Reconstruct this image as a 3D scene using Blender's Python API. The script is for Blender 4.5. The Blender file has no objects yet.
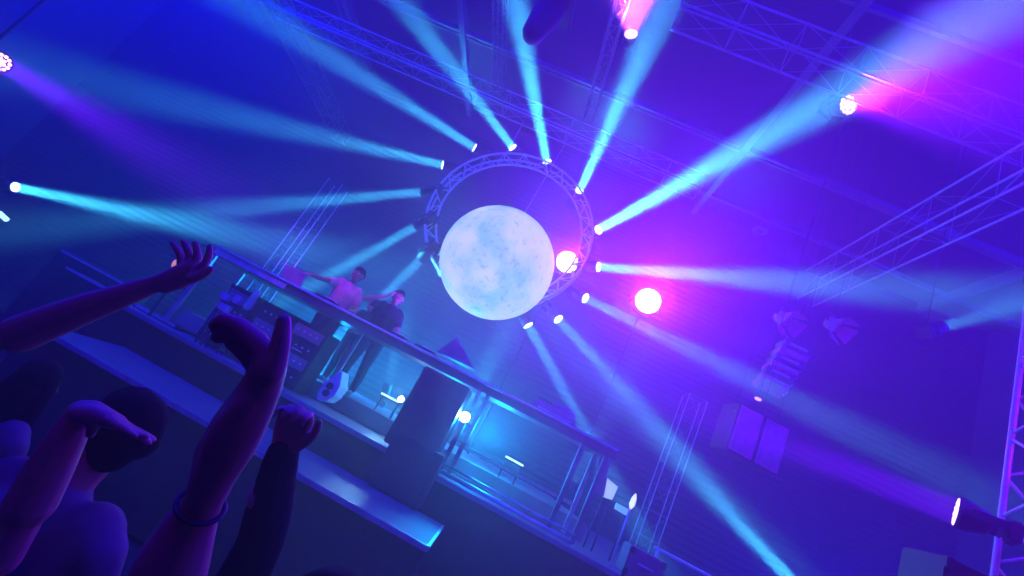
import bpy, bmesh, math, random
from mathutils import Vector, Matrix, Quaternion
random.seed(7)
sc = bpy.context.scene
COL = sc.collection
PI = math.pi

# ------------------------------------------------------------------ camera
FPX = 470.0
PITCH, YAW, ROLL = math.radians(18), math.radians(7.2), math.radians(27.9)
EYE = Vector((0, 0, 2.0))
FW = Vector((-math.sin(YAW) * math.cos(PITCH), math.cos(YAW) * math.cos(PITCH), math.sin(PITCH)))
R0 = Vector((math.cos(YAW), math.sin(YAW), 0)); U0 = R0.cross(FW)
CX = math.cos(ROLL) * R0 + math.sin(ROLL) * U0
CY = -math.sin(ROLL) * R0 + math.cos(ROLL) * U0
cam = bpy.data.cameras.new('camera'); co = bpy.data.objects.new('camera', cam); COL.objects.link(co)
M = Matrix((CX, CY, -FW)).transposed().to_4x4(); M.translation = EYE; co.matrix_world = M
cam.sensor_width = 36; cam.lens = FPX / 1024 * 36; cam.clip_start = .02; cam.clip_end = 200
sc.camera = co

def P(px, py, Y):            # point of the hall at depth Y along a sight line
    d = (px - 512) / FPX * CX - (py - 288) / FPX * CY + FW
    return EYE + (Y - EYE.y) / d.y * d
def Q(px, py, t):            # point at distance t in front of the lens
    return EYE + t * ((px - 512) / FPX * CX - (py - 288) / FPX * CY + FW)
def PZ(px, py, Z):
    d = (px - 512) / FPX * CX - (py - 288) / FPX * CY + FW
    return EYE + (Z - EYE.z) / d.z * d

# ------------------------------------------------------------------ haze
w = bpy.data.worlds.new('hall_air'); sc.world = w; w.use_nodes = True; nt = w.node_tree
for n in list(nt.nodes): nt.nodes.remove(n)
o = nt.nodes.new('ShaderNodeOutputWorld'); b = nt.nodes.new('ShaderNodeBackground'); b.inputs[1].default_value = 0
v = nt.nodes.new('ShaderNodeVolumeScatter'); v.inputs['Density'].default_value = .035
v.inputs['Anisotropy'].default_value = 0.6; v.inputs['Color'].default_value = (1, 1, 1, 1)
nt.links.new(b.outputs[0], o.inputs[0]); nt.links.new(v.outputs[0], o.inputs[1])

vs_ = sc.view_settings
vs_.view_transform = 'Standard'; vs_.look = 'None'; vs_.exposure = -.12; vs_.gamma = 1; vs_.use_curve_mapping = False
c = sc.cycles
c.volume_bounces = 0; c.max_bounces = 3; c.diffuse_bounces = 2; c.glossy_bounces = 2; c.transparent_max_bounces = 6
c.use_denoising = True; c.denoiser = 'OPENIMAGEDENOISE'; c.use_light_tree = True
c.caustics_reflective = False; c.caustics_refractive = False; c.sample_clamp_indirect = 4

# ------------------------------------------------------------------ general fill lights (added, no lamp bodies modelled)
def light(name, kind, p, W, col, parent=None, q=None, **k):
    l = bpy.data.lights.new(name, kind); l.energy = W; l.color = col
    for a, bb in k.items(): setattr(l, a, bb)
    ob = bpy.data.objects.new(name, l); COL.objects.link(ob); ob.location = p; ob.parent = parent
    if q is not None: ob.rotation_euler = (Vector(q) - Vector(p)).to_track_quat('-Z', 'Y').to_euler()
    return ob
BLUE = (0.0, 0.002, 1.0)
for p, W in [((-11, 2.0, 10), 1300), ((-4, 1.0, 10.4), 1300), ((3, 0.5, 10.4), 1000), ((-13, 8, 10.2), 900), ((9, 5, 9), 800),
             ((-15, 5, 5), 350), ((0, -4.5, 10), 600), ((7.5, 9.5, 1.5), 250)]:
    light('blue_fill', 'POINT', p, W * 2.4, BLUE, shadow_soft_size=.5)  # added points that tint the whole haze blue, no fixtures there
light('magenta_booth_fill', 'SPOT', (-5.0, 1.5, 8.5), 1300, (1.0, .08, .5), q=(-2.9, 7.5, 3.4), shadow_soft_size=.1, spot_size=math.radians(28), spot_blend=.8)  # added front spot that brightens the performers, not a known lamp
light('magenta_fill', 'POINT', (-2.5, -2.0, 5.5), 34, (1.0, 0.0, .9), shadow_soft_size=.4)  # added dim fill from behind the camera for skin and front edges
light('violet_side_fill', 'POINT', (4.5, 2.4, 4.6), 120, (.55, .01, 1.0), shadow_soft_size=.15)  # added side light for a rim on the raised hand and tower

# ------------------------------------------------------------------ materials
def mat(name, col, rough=.6, metal=0., var=.15, scale=8., emit=None, es=0.):
    m = bpy.data.materials.new(name); m.use_nodes = True; t = m.node_tree; bs = t.nodes['Principled BSDF']
    bs.inputs['Roughness'].default_value = rough; bs.inputs['Metallic'].default_value = metal
    no = t.nodes.new('ShaderNodeTexNoise'); no.inputs['Scale'].default_value = scale; no.inputs['Detail'].default_value = 4
    tc = t.nodes.new('ShaderNodeTexCoord'); t.links.new(tc.outputs['Object'], no.inputs['Vector'])
    r = t.nodes.new('ShaderNodeValToRGB')
    r.color_ramp.elements[0].position = .3; r.color_ramp.elements[1].position = .7
    r.color_ramp.elements[0].color = tuple(x * (1 - var) for x in col) + (1,)
    r.color_ramp.elements[1].color = tuple(min(1, x * (1 + var)) for x in col) + (1,)
    t.links.new(no.outputs['Fac'], r.inputs[0]); t.links.new(r.outputs[0], bs.inputs['Base Color'])
    if name in ('dark_hair', 'black_cotton', 'white_cotton', 'black_drape', 'pink_cotton', 'dark_denim'): bs.inputs['Specular IOR Level'].default_value = .1
    if emit:
        bs.inputs['Emission Color'].default_value = (*emit, 1); bs.inputs['Emission Strength'].default_value = es
    return m
BLACK = mat('black_paint', (.03, .03, .035), .6)
DARK = mat('dark_shell', (.05, .05, .055), .45)
CASE = mat('black_laminate', (.045, .045, .05), .4)
ALU = mat('aluminium', (.75, .76, .8), .35, .6)
LITALU = mat('lit_truss_aluminium', (.75, .76, .8), .45, .2)  # paler copy of the truss metal, light on the tubes put into colour
TRUSS = mat('truss_aluminium', (.3, .3, .34), .4, .3)
FLOORM = mat('dark_floor', (.04, .04, .045), .5, scale=2)
CEILM = mat('dark_ceiling', (.012, .012, .015), .8)
WALLM = mat('painted_wall', (.10, .11, .13), .8, scale=1.5)
STAGEM = mat('stage_deck', (.32, .33, .36), .45, scale=3)
STEPM = mat('step_deck', (.18, .19, .22), .5, scale=4)
FASCIA = mat('black_drape', (.03, .03, .035), .9)
PALE = mat('pale_panel', (.75, .77, .8), .4)
GREY = mat('grey_panel', (.3, .31, .34), .5)
SKIN = mat('skin', (.38, .2, .15), .55, var=.05, scale=20)
HAIR = mat('dark_hair', (.01, .008, .008), .95)
WHITE_TEE = mat('white_cotton', (.13, .13, .15), .95)
BLACK_TEE = mat('black_cotton', (.015, .015, .018), .95)
PINK_SHIRT = mat('pink_cotton', (.8, .45, .5), .9)
TROUSER = mat('dark_denim', (.03, .035, .05), .9)
SHOE = mat('shoe_rubber', (.4, .4, .42), .6)
SPK = mat('speaker_grille', (.22, .2, .23), .6, scale=30)
CYAN_LENS = mat('cyan_lens', (.5, .7, .8), .2, emit=(.62, 1, 1), es=6)
VIOLET_LENS = mat('violet_lens', (.5, .3, .6), .2, emit=(1.0, .45, .95), es=5)
GLARE = mat('violet_glare_lens', (.5, .3, .6), .2, emit=(1.0, .8, 1.0), es=14)
WHITE_LENS = mat('white_lens', (.6, .7, .8), .2, emit=(.75, .95, 1), es=20)
AMBER = mat('amber_lens', (.8, .4, .2), .3, emit=(1.0, .35, .2), es=.8)

def moon_mat():
    m = bpy.data.materials.new('lit_moon_skin'); m.use_nodes = True; t = m.node_tree; bs = t.nodes['Principled BSDF']
    tc = t.nodes.new('ShaderNodeTexCoord')
    a = t.nodes.new('ShaderNodeTexNoise'); a.inputs['Scale'].default_value = 1.3; a.inputs['Detail'].default_value = 6; a.inputs['Roughness'].default_value = .6
    b2 = t.nodes.new('ShaderNodeTexVoronoi'); b2.inputs['Scale'].default_value = 7
    n3 = t.nodes.new('ShaderNodeTexNoise'); n3.inputs['Scale'].default_value = 9; n3.inputs['Detail'].default_value = 8; n3.inputs['Roughness'].default_value = .7
    for x in (a, b2, n3): t.links.new(tc.outputs['Object'], x.inputs['Vector'])
    r1 = t.nodes.new('ShaderNodeValToRGB'); r1.color_ramp.elements[0].position = .36; r1.color_ramp.elements[1].position = .56
    r1.color_ramp.elements[0].color = (.30, .74, .84, 1); r1.color_ramp.elements[1].color = (.84, 1, .90, 1)
    t.links.new(a.outputs['Fac'], r1.inputs[0])
    r3 = t.nodes.new('ShaderNodeValToRGB'); r3.color_ramp.elements[0].position = .34; r3.color_ramp.elements[1].position = .47
    r3.color_ramp.elements[0].color = (.25, .5, .7, 1); r3.color_ramp.elements[1].color = (1, 1, 1, 1)
    t.links.new(n3.outputs['Fac'], r3.inputs[0])
    mx = t.nodes.new('ShaderNodeMix'); mx.data_type = 'RGBA'; mx.blend_type = 'MULTIPLY'; mx.inputs[0].default_value = .7
    t.links.new(r1.outputs[0], mx.inputs[6]); t.links.new(r3.outputs[0], mx.inputs[7])
    bs.inputs['Base Color'].default_value = (.22, .24, .25, 1); t.links.new(mx.outputs[2], bs.inputs['Emission Color'])
    bs.inputs['Emission Strength'].default_value = .84; bs.inputs['Roughness'].default_value = .5
    return m
MOON = moon_mat()

# ------------------------------------------------------------------ mesh helpers
class MB:
    def __init__(s): s.v = []; s.f = []; s.sm = []
    def _add(s, vs, fs, smooth=False):
        n = len(s.v); s.v += [tuple(x) for x in vs]
        for f in fs: s.f.append(tuple(n + i for i in f)); s.sm.append(smooth)
        return s
    def tube(s, p, q, r, r2=None, n=8):
        p = Vector(p); q = Vector(q); r2 = r if r2 is None else r2
        d = (q - p).normalized(); a = d.orthogonal().normalized(); bb = d.cross(a)
        vs = []
        for c0, rr in ((p, r), (q, r2)):
            for i in range(n):
                t = 2 * PI * i / n; vs.append(c0 + rr * (math.cos(t) * a + math.sin(t) * bb))
        fs = [(i, (i + 1) % n, n + (i + 1) % n, n + i) for i in range(n)]
        s._add(vs, fs, True); s._add([], [])
        k = len(s.v) - 2 * n
        s.f.append(tuple(k + i for i in reversed(range(n)))); s.sm.append(False)
        s.f.append(tuple(k + n + i for i in range(n))); s.sm.append(False)
        return s
    def path(s, pts, r, n=8, closed=False):
        pts = [Vector(p) for p in pts]; N = len(pts); vs = []
        ref = None
        for i, p in enumerate(pts):
            a = pts[(i - 1) % N] if (closed or i) else p
            bq = pts[(i + 1) % N] if (closed or i < N - 1) else p
            d = (bq - a).normalized()
            if ref is None: ref = d.orthogonal().normalized()
            u = (ref - ref.dot(d) * d).normalized(); ref = u; w_ = d.cross(u)
            for j in range(n):
                t = 2 * PI * j / n; vs.append(p + r * (math.cos(t) * u + math.sin(t) * w_))
        fs = []
        for i in range(N if closed else N - 1):
            i2 = (i + 1) % N
            for j in range(n): fs.append((i * n + j, i * n + (j + 1) % n, i2 * n + (j + 1) % n, i2 * n + j))
        if not closed: fs += [tuple(reversed(range(n))), tuple((N - 1) * n + j for j in range(n))]
        return s._add(vs, fs, True)
    def box(s, ce, size, rot=None, bev=0.):
        ce = Vector(ce); hx, hy, hz = [x / 2 for x in size]; bm = bmesh.new()
        bmesh.ops.create_cube(bm, size=1)
        for vv in bm.verts: vv.co = Vector((vv.co.x * 2 * hx, vv.co.y * 2 * hy, vv.co.z * 2 * hz))
        if bev: bmesh.ops.bevel(bm, geom=bm.edges[:], offset=bev, segments=2, affect='EDGES')
        bm.verts.index_update()
        R = rot.to_matrix() if isinstance(rot, Quaternion) else (rot or Matrix.Identity(3))
        s._add([ce + R @ vv.co for vv in bm.verts], [tuple(x.index for x in f.verts) for f in bm.faces]); bm.free()
        return s
    def lathe(s, prof, n=24, o=(0, 0, 0), rot=None):      # profile of (radius, z)
        o = Vector(o); R = rot or Matrix.Identity(3); vs = []
        for r, z in prof:
            for i in range(n):
                t = 2 * PI * i / n; vs.append(o + R @ Vector((r * math.cos(t), r * math.sin(t), z)))
        fs = [(k * n + i, k * n + (i + 1) % n, (k + 1) * n + (i + 1) % n, (k + 1) * n + i) for k in range(len(prof) - 1) for i in range(n)]
        fs += [tuple(reversed(range(n))), tuple((len(prof) - 1) * n + i for i in range(n))]
        return s._add(vs, fs, True)
    def prism(s, poly, d):                                 # closed outline of points pushed by vector d
        n = len(poly); d = Vector(d); poly = [Vector(p) for p in poly]
        return s._add(poly + [p + d for p in poly], [tuple(reversed(range(n))), tuple(range(n, 2 * n))] + [(i, (i + 1) % n, n + (i + 1) % n, n + i) for i in range(n)])
    def sphere(s, ce, r, sub=2, sc3=(1, 1, 1)):
        bm = bmesh.new(); bmesh.ops.create_icosphere(bm, subdivisions=sub, radius=1); bm.verts.index_update()
        s._add([Vector(ce) + Vector((vv.co.x * r * sc3[0], vv.co.y * r * sc3[1], vv.co.z * r * sc3[2])) for vv in bm.verts], [tuple(x.index for x in f.verts) for f in bm.faces], True); bm.free()
        return s
    def build(s, name, m, parent=None, origin=None):
        me = bpy.data.meshes.new(name)
        off = Vector(origin) if origin is not None else Vector((0, 0, 0))
        me.from_pydata([Vector(x) - off for x in s.v], [], [f for f in s.f if len(f) > 2])
        me.polygons.foreach_set('use_smooth', [a for a, f in zip(s.sm, s.f) if len(f) > 2])
        bm = bmesh.new(); bm.from_mesh(me); bmesh.ops.recalc_face_normals(bm, faces=bm.faces[:]); bm.to_mesh(me); bm.free()
        me.materials.append(m)
        ob = bpy.data.objects.new(name, me); COL.objects.link(ob)
        if parent: ob.parent = parent
        ob.location = off
        return ob
def tag(o, label=None, cat=None, group=None, kind=None):
    for k, x in (('label', label), ('category', cat), ('group', group), ('kind', kind)):
        if x: o[k] = x
    return o
def empty(name, loc=(0, 0, 0), rot=None, **k):
    e = bpy.data.objects.new(name, None); COL.objects.link(e); e.location = loc; e.empty_display_size = .1
    if rot is not None: e.rotation_mode = 'QUATERNION'; e.rotation_quaternion = rot
    return tag(e, **k)
def copy_tree(o, parent=None):
    c0 = o.copy(); COL.objects.link(c0); c0.parent = parent
    for ch in list(o.children): copy_tree(ch, c0)
    return c0
def world_tube(e, name, A, B, r, m=None):
    """a straight pole given in hall coordinates, child of e"""
    A = Vector(A); ob = MB().tube((0, 0, 0), Vector(B) - A, r, n=8).build(name, m or DARK)
    Rm = e.rotation_quaternion.to_matrix().to_4x4() if e.rotation_mode == 'QUATERNION' else Matrix.Identity(4)
    ob.parent = e; ob.matrix_parent_inverse = (Matrix.Translation(e.location) @ Rm).inverted(); ob.location = A
    return ob
def smooth(ob): ob.data.polygons.foreach_set('use_smooth', [True] * len(ob.data.polygons)); return ob

# ------------------------------------------------------------------ room
def struct(ob): ob['kind'] = 'structure'; return ob
XL, XR, YB, YF, ZC = -17., 11., 12.5, -5., 11.
struct(MB().box(((XL + XR) / 2, (YB + YF) / 2, -.1), (XR - XL, YB - YF, .2)).build('floor', FLOORM))
struct(MB().box(((XL + XR) / 2, (YB + YF) / 2, ZC + .1), (XR - XL, YB - YF, .2)).build('ceiling', CEILM))
struct(MB().box((XL - .1, (YB + YF) / 2, ZC / 2), (.2, YB - YF, ZC)).build('wall_left', WALLM))
struct(MB().box((XR + .1, (YB + YF) / 2, ZC / 2), (.2, YB - YF, ZC)).build('wall_right', WALLM))
mb = MB()                                                   # back wall of lapped horizontal boards
k = 0.; poly = [(XL, YB + .2, 0), (XL, YB, 0)]
while k < ZC:
    poly += [(XL, YB, k + .02), (XL, YB - .012, k + .05), (XL, YB - .012, k + .09), (XL, YB, k + .14)]; k += .16
poly += [(XL, YB, ZC), (XL, YB + .2, ZC)]
mb.prism(poly, (XR - XL, 0, 0)); struct(mb.build('wall_back', mat('ribbed_wall', (.035, .04, .05), .75, scale=2)))
BEAMM = mat('roof_steel', (.17, .17, .19), .7)
for i, y in enumerate((3.3, PZ(950, 33, ZC).y, PZ(830, 180, ZC).y, PZ(590, 85, ZC).y, 11.6)):
    struct(MB().box(((XL + XR) / 2, y, ZC - .07), (XR - XL, .07, .14)).build('trim_%d' % (i + 1), BEAMM))
for i, x in enumerate((-13.5, -9.5, PZ(355, 35, ZC - .3).x, PZ(462, 30, ZC - .3).x, PZ(822, 56, ZC - .3).x, 9.0)):
    mb = MB(); mb.box((x, (YB + YF) / 2, ZC - .30), (.16, YB - YF, .03)); mb.box((x, (YB + YF) / 2, ZC - .16), (.03, YB - YF, .3))
    struct(mb.build('trim_%d' % (i + 6), BEAMM))

# ------------------------------------------------------------------ trusses
def box_truss(A, B, up, wd, ht, r=.025, step=.5, name='box_truss', m=None, bk=1., **k):
    TRUSS = m or globals()['TRUSS']
    A = Vector(A); B = Vector(B); d = (B - A); L = d.length; d.normalize()
    up = Vector(up); up = (up - up.dot(d) * d).normalized(); sd = d.cross(up).normalized()
    e = empty(name, A, **k)
    c4 = [sd * (i * wd / 2) + up * (j * ht / 2) for i, j in ((-1, -1), (1, -1), (1, 1), (-1, 1))]
    for cc in c4: MB().tube(cc, cc + d * L, r, n=8).build('chord', TRUSS, e)
    br = MB(); n = max(2, round(L / step))
    for i in range(n + 1):
        for q in range(4): br.tube(c4[q] + d * L * i / n, c4[(q + 1) % 4] + d * L * i / n, r * .55 * bk, n=6)
        if i < n:
            for q in range(4):
                a_, b_ = (q, (q + 1) % 4) if i % 2 else ((q + 1) % 4, q)
                br.tube(c4[a_] + d * L * i / n, c4[b_] + d * L * (i + 1) / n, r * .5 * bk, n=6)
    br.build('bracing', TRUSS, e)
    return e
UP = Vector((0, 0, 1))
TG = 'aluminium box trusses'
t1 = P(497, 100, 8.8)
box_truss((-9.5, 8.8, t1.z), (1.5, 8.8, t1.z), UP, .4, .4, .018, .8, label='long box truss crossing above the big ring, hung from the roof', cat='truss', m=LITALU, bk=.6)
t2 = P(745, 30, 5.2)
box_truss((-.4, 5.2, t2.z), (7.5, 5.2, t2.z), UP, .45, .5, .018, .9, bk=.7, label='front box truss high over the floor, carrying the upper right violet lamp', cat='truss')
t3a = P(1024, 176, 5.0)
box_truss((t3a.x, 3.0, t3a.z), (t3a.x, 9.4, t3a.z), UP, .36, .72, .018, 1.0, m=LITALU, bk=.35, label='side box truss running back above the vertical tower on the right', cat='truss')
t5 = P(275, 273, 10.2)
box_truss((t5.x, 10.2, 0), (t5.x, 10.2, t5.z + 2.6), (0, 1, 0), .38, .38, .011, .5, name='truss_tower', m=LITALU, bk=.35, label='slim truss tower rising behind the far end of the booth table', cat='truss')
t6 = P(684, 430, 9.8)
box_truss((t6.x, 9.8, 0), (t6.x, 9.8, t6.z + .7), (0, 1, 0), .38, .38, .011, .5, name='truss_tower', m=LITALU, bk=.35, label='slim truss tower beside the stage, left of the hung speaker pair', cat='truss')
t7 = P(500, 36, 7)
box_truss((t7.x, 4.0, t7.z), (t7.x, 8.5, t7.z), UP, .2, .2, .015, .4, label='narrow truss running back to the long truss above the glowing moon', cat='truss')
t8 = P(604, 65, 7)
box_truss((t8.x, 4.0, t8.z), (t8.x, 8.5, t8.z), UP, .2, .2, .014, .4, label='narrow truss passing behind the small upper middle violet lamp', cat='truss')
t9 = P(283, 15, 8)
box_truss((t9.x, 5.0, t9.z), (t9.x, 12.3, t9.z), UP, .4, .4, .018, .6, label='truss running back under the roof high on the left side', cat='truss')
# near tower on the right, seen mostly as one bright chord with lacing
e = empty('truss_tower', (3.82, 4.0, 0), label='near vertical truss tower with bright chord holding a violet lamp', cat='truss')
for dx, dy in ((0, 0), (.5, 0), (.5, -.5), (0, -.5)):
    MB().tube((dx, dy, .0), (dx, dy, 7.1), .024).build('chord', LITALU, e)
br = MB(); z = .2
while z < 6.8:
    for (a_, b_) in (((0, 0), (.5, 0)), ((.5, 0), (.5, -.5)), ((.5, -.5), (0, -.5)), ((0, -.5), (0, 0))):
        br.tube((a_[0], a_[1], z), (b_[0], b_[1], z + .32), .014, n=6); br.tube((a_[0], a_[1], z + .68), (b_[0], b_[1], z + .36), .014, n=6)
    z += .7
br.build('bracing', LITALU, e); MB().box((.25, -.25, .02), (.9, .9, .04), bev=.01).build('base_plate', ALU, e)

# ring truss
RC = Vector((-1.8, 9.0, 6.15))
e = empty('ring_truss', RC, label='large circular truss ring carrying the fan of cyan beam lamps', cat='truss')
def ringpt(R, a, dy): return Vector((R * math.cos(a), dy, R * math.sin(a)))
for R, dy in ((1.55, 0), (1.76, -.13), (1.76, .13)):
    MB().path([ringpt(R, 2 * PI * i / 72, dy) for i in range(72)], .026, closed=True).build('chord', LITALU, e)
br = MB()
for i in range(48):
    a0 = 2 * PI * i / 48; a1 = 2 * PI * (i + 1) / 48
    p0 = ringpt(1.55, a0, 0) if i % 2 else ringpt(1.76, a0, -.13); p1 = ringpt(1.76, a1, -.13) if i % 2 else ringpt(1.55, a1, 0)
    br.tube(p0, p1, .012, n=6)
    p0 = ringpt(1.55, a0, 0) if i % 2 else ringpt(1.76, a0, .13); p1 = ringpt(1.76, a1, .13) if i % 2 else ringpt(1.55, a1, 0)
    br.tube(p0, p1, .012, n=6)
    if i % 2 == 0: br.tube(ringpt(1.76, a0, -.13), ringpt(1.76, a0, .13), .012, n=6)
br.build('bracing', LITALU, e)
for a in (60, 120):
    p = ringpt(1.76, math.radians(a), 0); MB().tube(p, (p.x, -.1, t1.z - RC.z - .2), .012, n=6).build('hanging_cable', ALU, e)

# moon balloon
mc = P(497, 263, 8.2); mr = 57 / FPX * (mc - EYE).dot(FW)
e = empty('moon_balloon', mc, label='large glowing cyan white moon ball hanging inside the truss ring', cat='moon')
s = MB().sphere((0, 0, 0), mr, 5).build('balloon', MOON, e); smooth(s)
MB().lathe([(.10, mr - .01), (.11, mr + .02), (.05, mr + .06), (.03, mr + .1)]).build('top_cap', DARK, e)
MB().tube((0, 0, mr + .08), (0, .3, t1.z - mc.z - .2), .008, n=6).build('hanging_cable', ALU, e)

# ------------------------------------------------------------------ lamps
CYB = (.05, .58, .95)
def beam_head(W=150, spread=11., lens=CYAN_LENS):
    e = empty('moving_head_lamp')
    bs = MB(); bs.box((0, 0, .42), (.26, .2, .1), bev=.02); bs.tube((-.08, 0, .46), (-.08, 0, .54), .02); bs.tube((.08, 0, .46), (.08, 0, .54), .02)
    bs.build('base', DARK, e)
    yk = MB(); yk.box((0, 0, .355), (.3, .1, .03), bev=.01)
    for sx in (-1, 1): yk.box((sx * .15, 0, .23), (.03, .09, .26), bev=.01); yk.tube((sx * .15, 0, .14), (sx * .1, 0, .14), .03)
    yk.build('yoke', DARK, e)
    MB().lathe([(.05, .3), (.09, .28), (.105, .2), (.11, .1), (.115, .03), (.12, 0), (.12, -.02), (.105, -.02), (.1, .0)]).build('head', DARK, e)
    MB().lathe([(.098, .004), (.098, -.006), (.06, -.014), (.01, -.017)]).build('lens', lens, e)
    light('beam_light', 'AREA', (0, 0, -.025), W, CYB, e, shape='DISK', size=.19, spread=math.radians(spread))
    return e
protos = {}
def place_head(p, q, W, spread, label, group=None, key='cyan', lens=CYAN_LENS, col=None):
    k = (key, W, spread, col)
    if k in protos: e = copy_tree(protos[k])
    else:
        e = beam_head(W, spread, lens); protos[k] = e
        if col: [ch for ch in e.children if ch.type == 'LIGHT'][0].data.color = col
    e.location = p; e.rotation_mode = 'QUATERNION'; e.rotation_quaternion = (Vector(q) - Vector(p)).to_track_quat('-Z', 'Y')
    for kk in ('label', 'category', 'group'):
        if kk in e: del e[kk]
    tag(e, label, 'stage lamp', group)
    return e
def back(e, L): return e.location + e.rotation_quaternion @ Vector((0, 0, L))
RG = 'cyan beam lamps around the truss ring'
BEAMS = [
 ((443, 165), (100, 85), 6.6, 120, 10, 'ring lamp on the upper left curve, narrow lens throwing a beam left'),
 ((475, 148), (240, 0), 6.4, 140, 10, 'ring lamp with oval lens, its long beam going to the upper left corner'),
 ((513, 148), (400, 0), 6.4, 160, 9, 'topmost ring lamp above the moon, oval lens, beam leaning up left'),
 ((547, 162), (515, 0), 6.0, 180, 9, 'ring lamp with round lens sending its beam nearly straight up'),
 ((579, 191), (665, 0), 5.2, 200, 10, 'ring lamp whose beam passes just right of the small upper violet lamp'),
 ((598, 230), (830, 100), 4.9, 230, 8.5, 'ring lamp on the right with the widest beam toward the upper right'),
 ((598, 267), (900, 290), 6.0, 110, 8, 'ring lamp right of the moon with an almost level beam to the right'),
 ((585, 298), (760, 385), 7.0, 38, 7, 'ring lamp near the large violet glare with beam sloping down right'),
 ((558, 319), (670, 440), 7.6, 26, 7, 'ring lamp under the moon with oval lens and beam down right'),
 ((528, 325), (585, 430), 8.6, 55, 7, 'lowest ring lamp under the moon with a thin slit lens'),
 ((422, 192), (200, 212), 9.6, 170, 8, 'ring lamp turned away, pale level beam leaving to the left'),
 ((417, 226), (330, 275), 10.2, 170, 7, 'ring lamp turned away, faint beam down left toward the performers'),
 ((422, 258), (375, 305), 10.2, 130, 8, 'lowest ring lamp on the left side, faint short beam behind the performers')]
for a_, b_, Y, W, sp, lb in BEAMS:
    place_head(P(*a_, 9.0), P(*b_, Y), W, sp, lb, RG)
place_head(P(15, 187, 9), P(330, 255, 8.9), 60, 9, 'lone cyan lamp at the far left edge, beam pointing right')
h9 = place_head(P(940, 328, 7.5), P(1040, 298, 8.4), 60, 12, 'lamp near the side truss turned away, pale beam leaving right')
b_ = back(h9, .42); world_tube(h9, 'hanging_pole', b_, (b_.x, b_.y, ZC), .01)
place_head(P(806, 597, 8.5), P(690, 470, 6.6), 13, 6, 'low floor lamp below the right towers, beam leaning up left')
SZ_ = 1.45
# uplights behind the booth
for (a_, b_, W, lb) in [((395, 372), (428, 250), 60, 'floor uplight behind the two standing performers'), ((466, 412), (512, 318), 110, 'floor uplight directly below the moon'),
                        ((585, 455), (632, 362), 30, 'floor uplight at the near end of the booth')]:
    u0 = P(*a_, 10.6); u0.z = SZ_ + .74; ue = place_head(u0, u0 + (P(*b_, 10.6) - P(*a_, 10.6)).normalized(), W, 22, lb, 'floor uplights on the riser')

def wash_head(W, spread, col, size=.15, es=VIOLET_LENS, solid=False):
    e = empty('wash_lamp'); k = size / .15
    bs = MB(); bs.box((0, 0, .40 * k), (.24 * k, .2 * k, .1 * k), bev=.02 * k); bs.build('base', DARK, e)
    yk = MB(); yk.box((0, 0, .34 * k), (.4 * k, .1 * k, .03 * k), bev=.01 * k)
    for sx in (-1, 1): yk.box((sx * .19 * k, 0, .21 * k), (.03 * k, .09 * k, .27 * k), bev=.01 * k); yk.tube((sx * .19 * k, 0, .11 * k), (sx * .13 * k, 0, .11 * k), .03 * k)
    yk.build('yoke', DARK, e)
    MB().lathe([(.07 * k, .25 * k), (.11 * k, .22 * k), (.15 * k, .1 * k), (.165 * k, .03 * k), (.165 * k, -.01 * k), (.155 * k, -.01 * k), (.15 * k, .0)]).build('head', DARK, e)
    cells = [(0, 0)] + [(.055 * math.cos(t * PI / 3), .055 * math.sin(t * PI / 3)) for t in range(6)] + [(.115 * math.cos(t * PI / 6), .115 * math.sin(t * PI / 6)) for t in range(12)]
    if solid: MB().lathe([(.148 * k, .004), (.148 * k, -.01 * k), (.09 * k, -.022 * k), (.01, -.028 * k)]).build('lens', es, e); cells = []
    for x, y in cells:
        MB().lathe([(.025 * k, 0), (.024 * k, -.008 * k), (.012 * k, -.014 * k)], n=12, o=(x * k, y * k, 0)).build('led_cell', es, e)
    light('wash_light', 'AREA', (0, 0, -.03 * k), W, col, e, shape='DISK', size=.28 * k, spread=math.radians(spread))
    return e
VIO = (.14, .0, 1.0)
def place_wash(p, q, W, spread, label, col=VIO, size=.15, group=None, es=VIOLET_LENS, solid=False):
    e = wash_head(W, spread, col, size, es, solid); e.location = p; e.rotation_mode = 'QUATERNION'
    e.rotation_quaternion = (Vector(q) - Vector(p)).to_track_quat('-Z', 'Y'); tag(e, label, 'stage lamp', group); return e
def back(e, L): return e.location + e.rotation_quaternion @ Vector((0, 0, L))
g1 = place_wash(P(567, 262, 9.6), P(690, 160, 4.0), 150, 75, 'glaring white violet wash lamp tucked behind the right edge of the moon', size=.24, es=GLARE, solid=True)
g2 = place_wash(P(648, 301, 9.6), P(740, 190, 4.0), 330, 75, 'glaring white violet wash lamp shining alone right of the truss ring', size=.27, es=GLARE, solid=True)
wh = place_wash(P(631, 34, 6.2), P(640, -60, 4.6), 380, 60, 'small violet wash lamp high in the upper middle pointing up', col=(.6, .09, 1), size=.12)
g3 = place_wash(P(848, 105, 5.6), P(985, 60, 4.0), 560, 70, 'violet wash lamp on the front truss glowing toward the right', col=(.2, .003, 1), size=.15)
g4 = place_wash(P(0, 62, 5.2), P(150, 150, 5.0), 14, 16, 'violet wash lamp with visible cells at the upper left edge', size=.13)
wl = place_wash(P(957, 512, 3.9), P(957, 512, 3.9) - CX + .28 * CY + .88 * FW, 70, 13, 'black violet wash lamp clamped beside the near truss tower, face edge on', size=.115)

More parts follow.
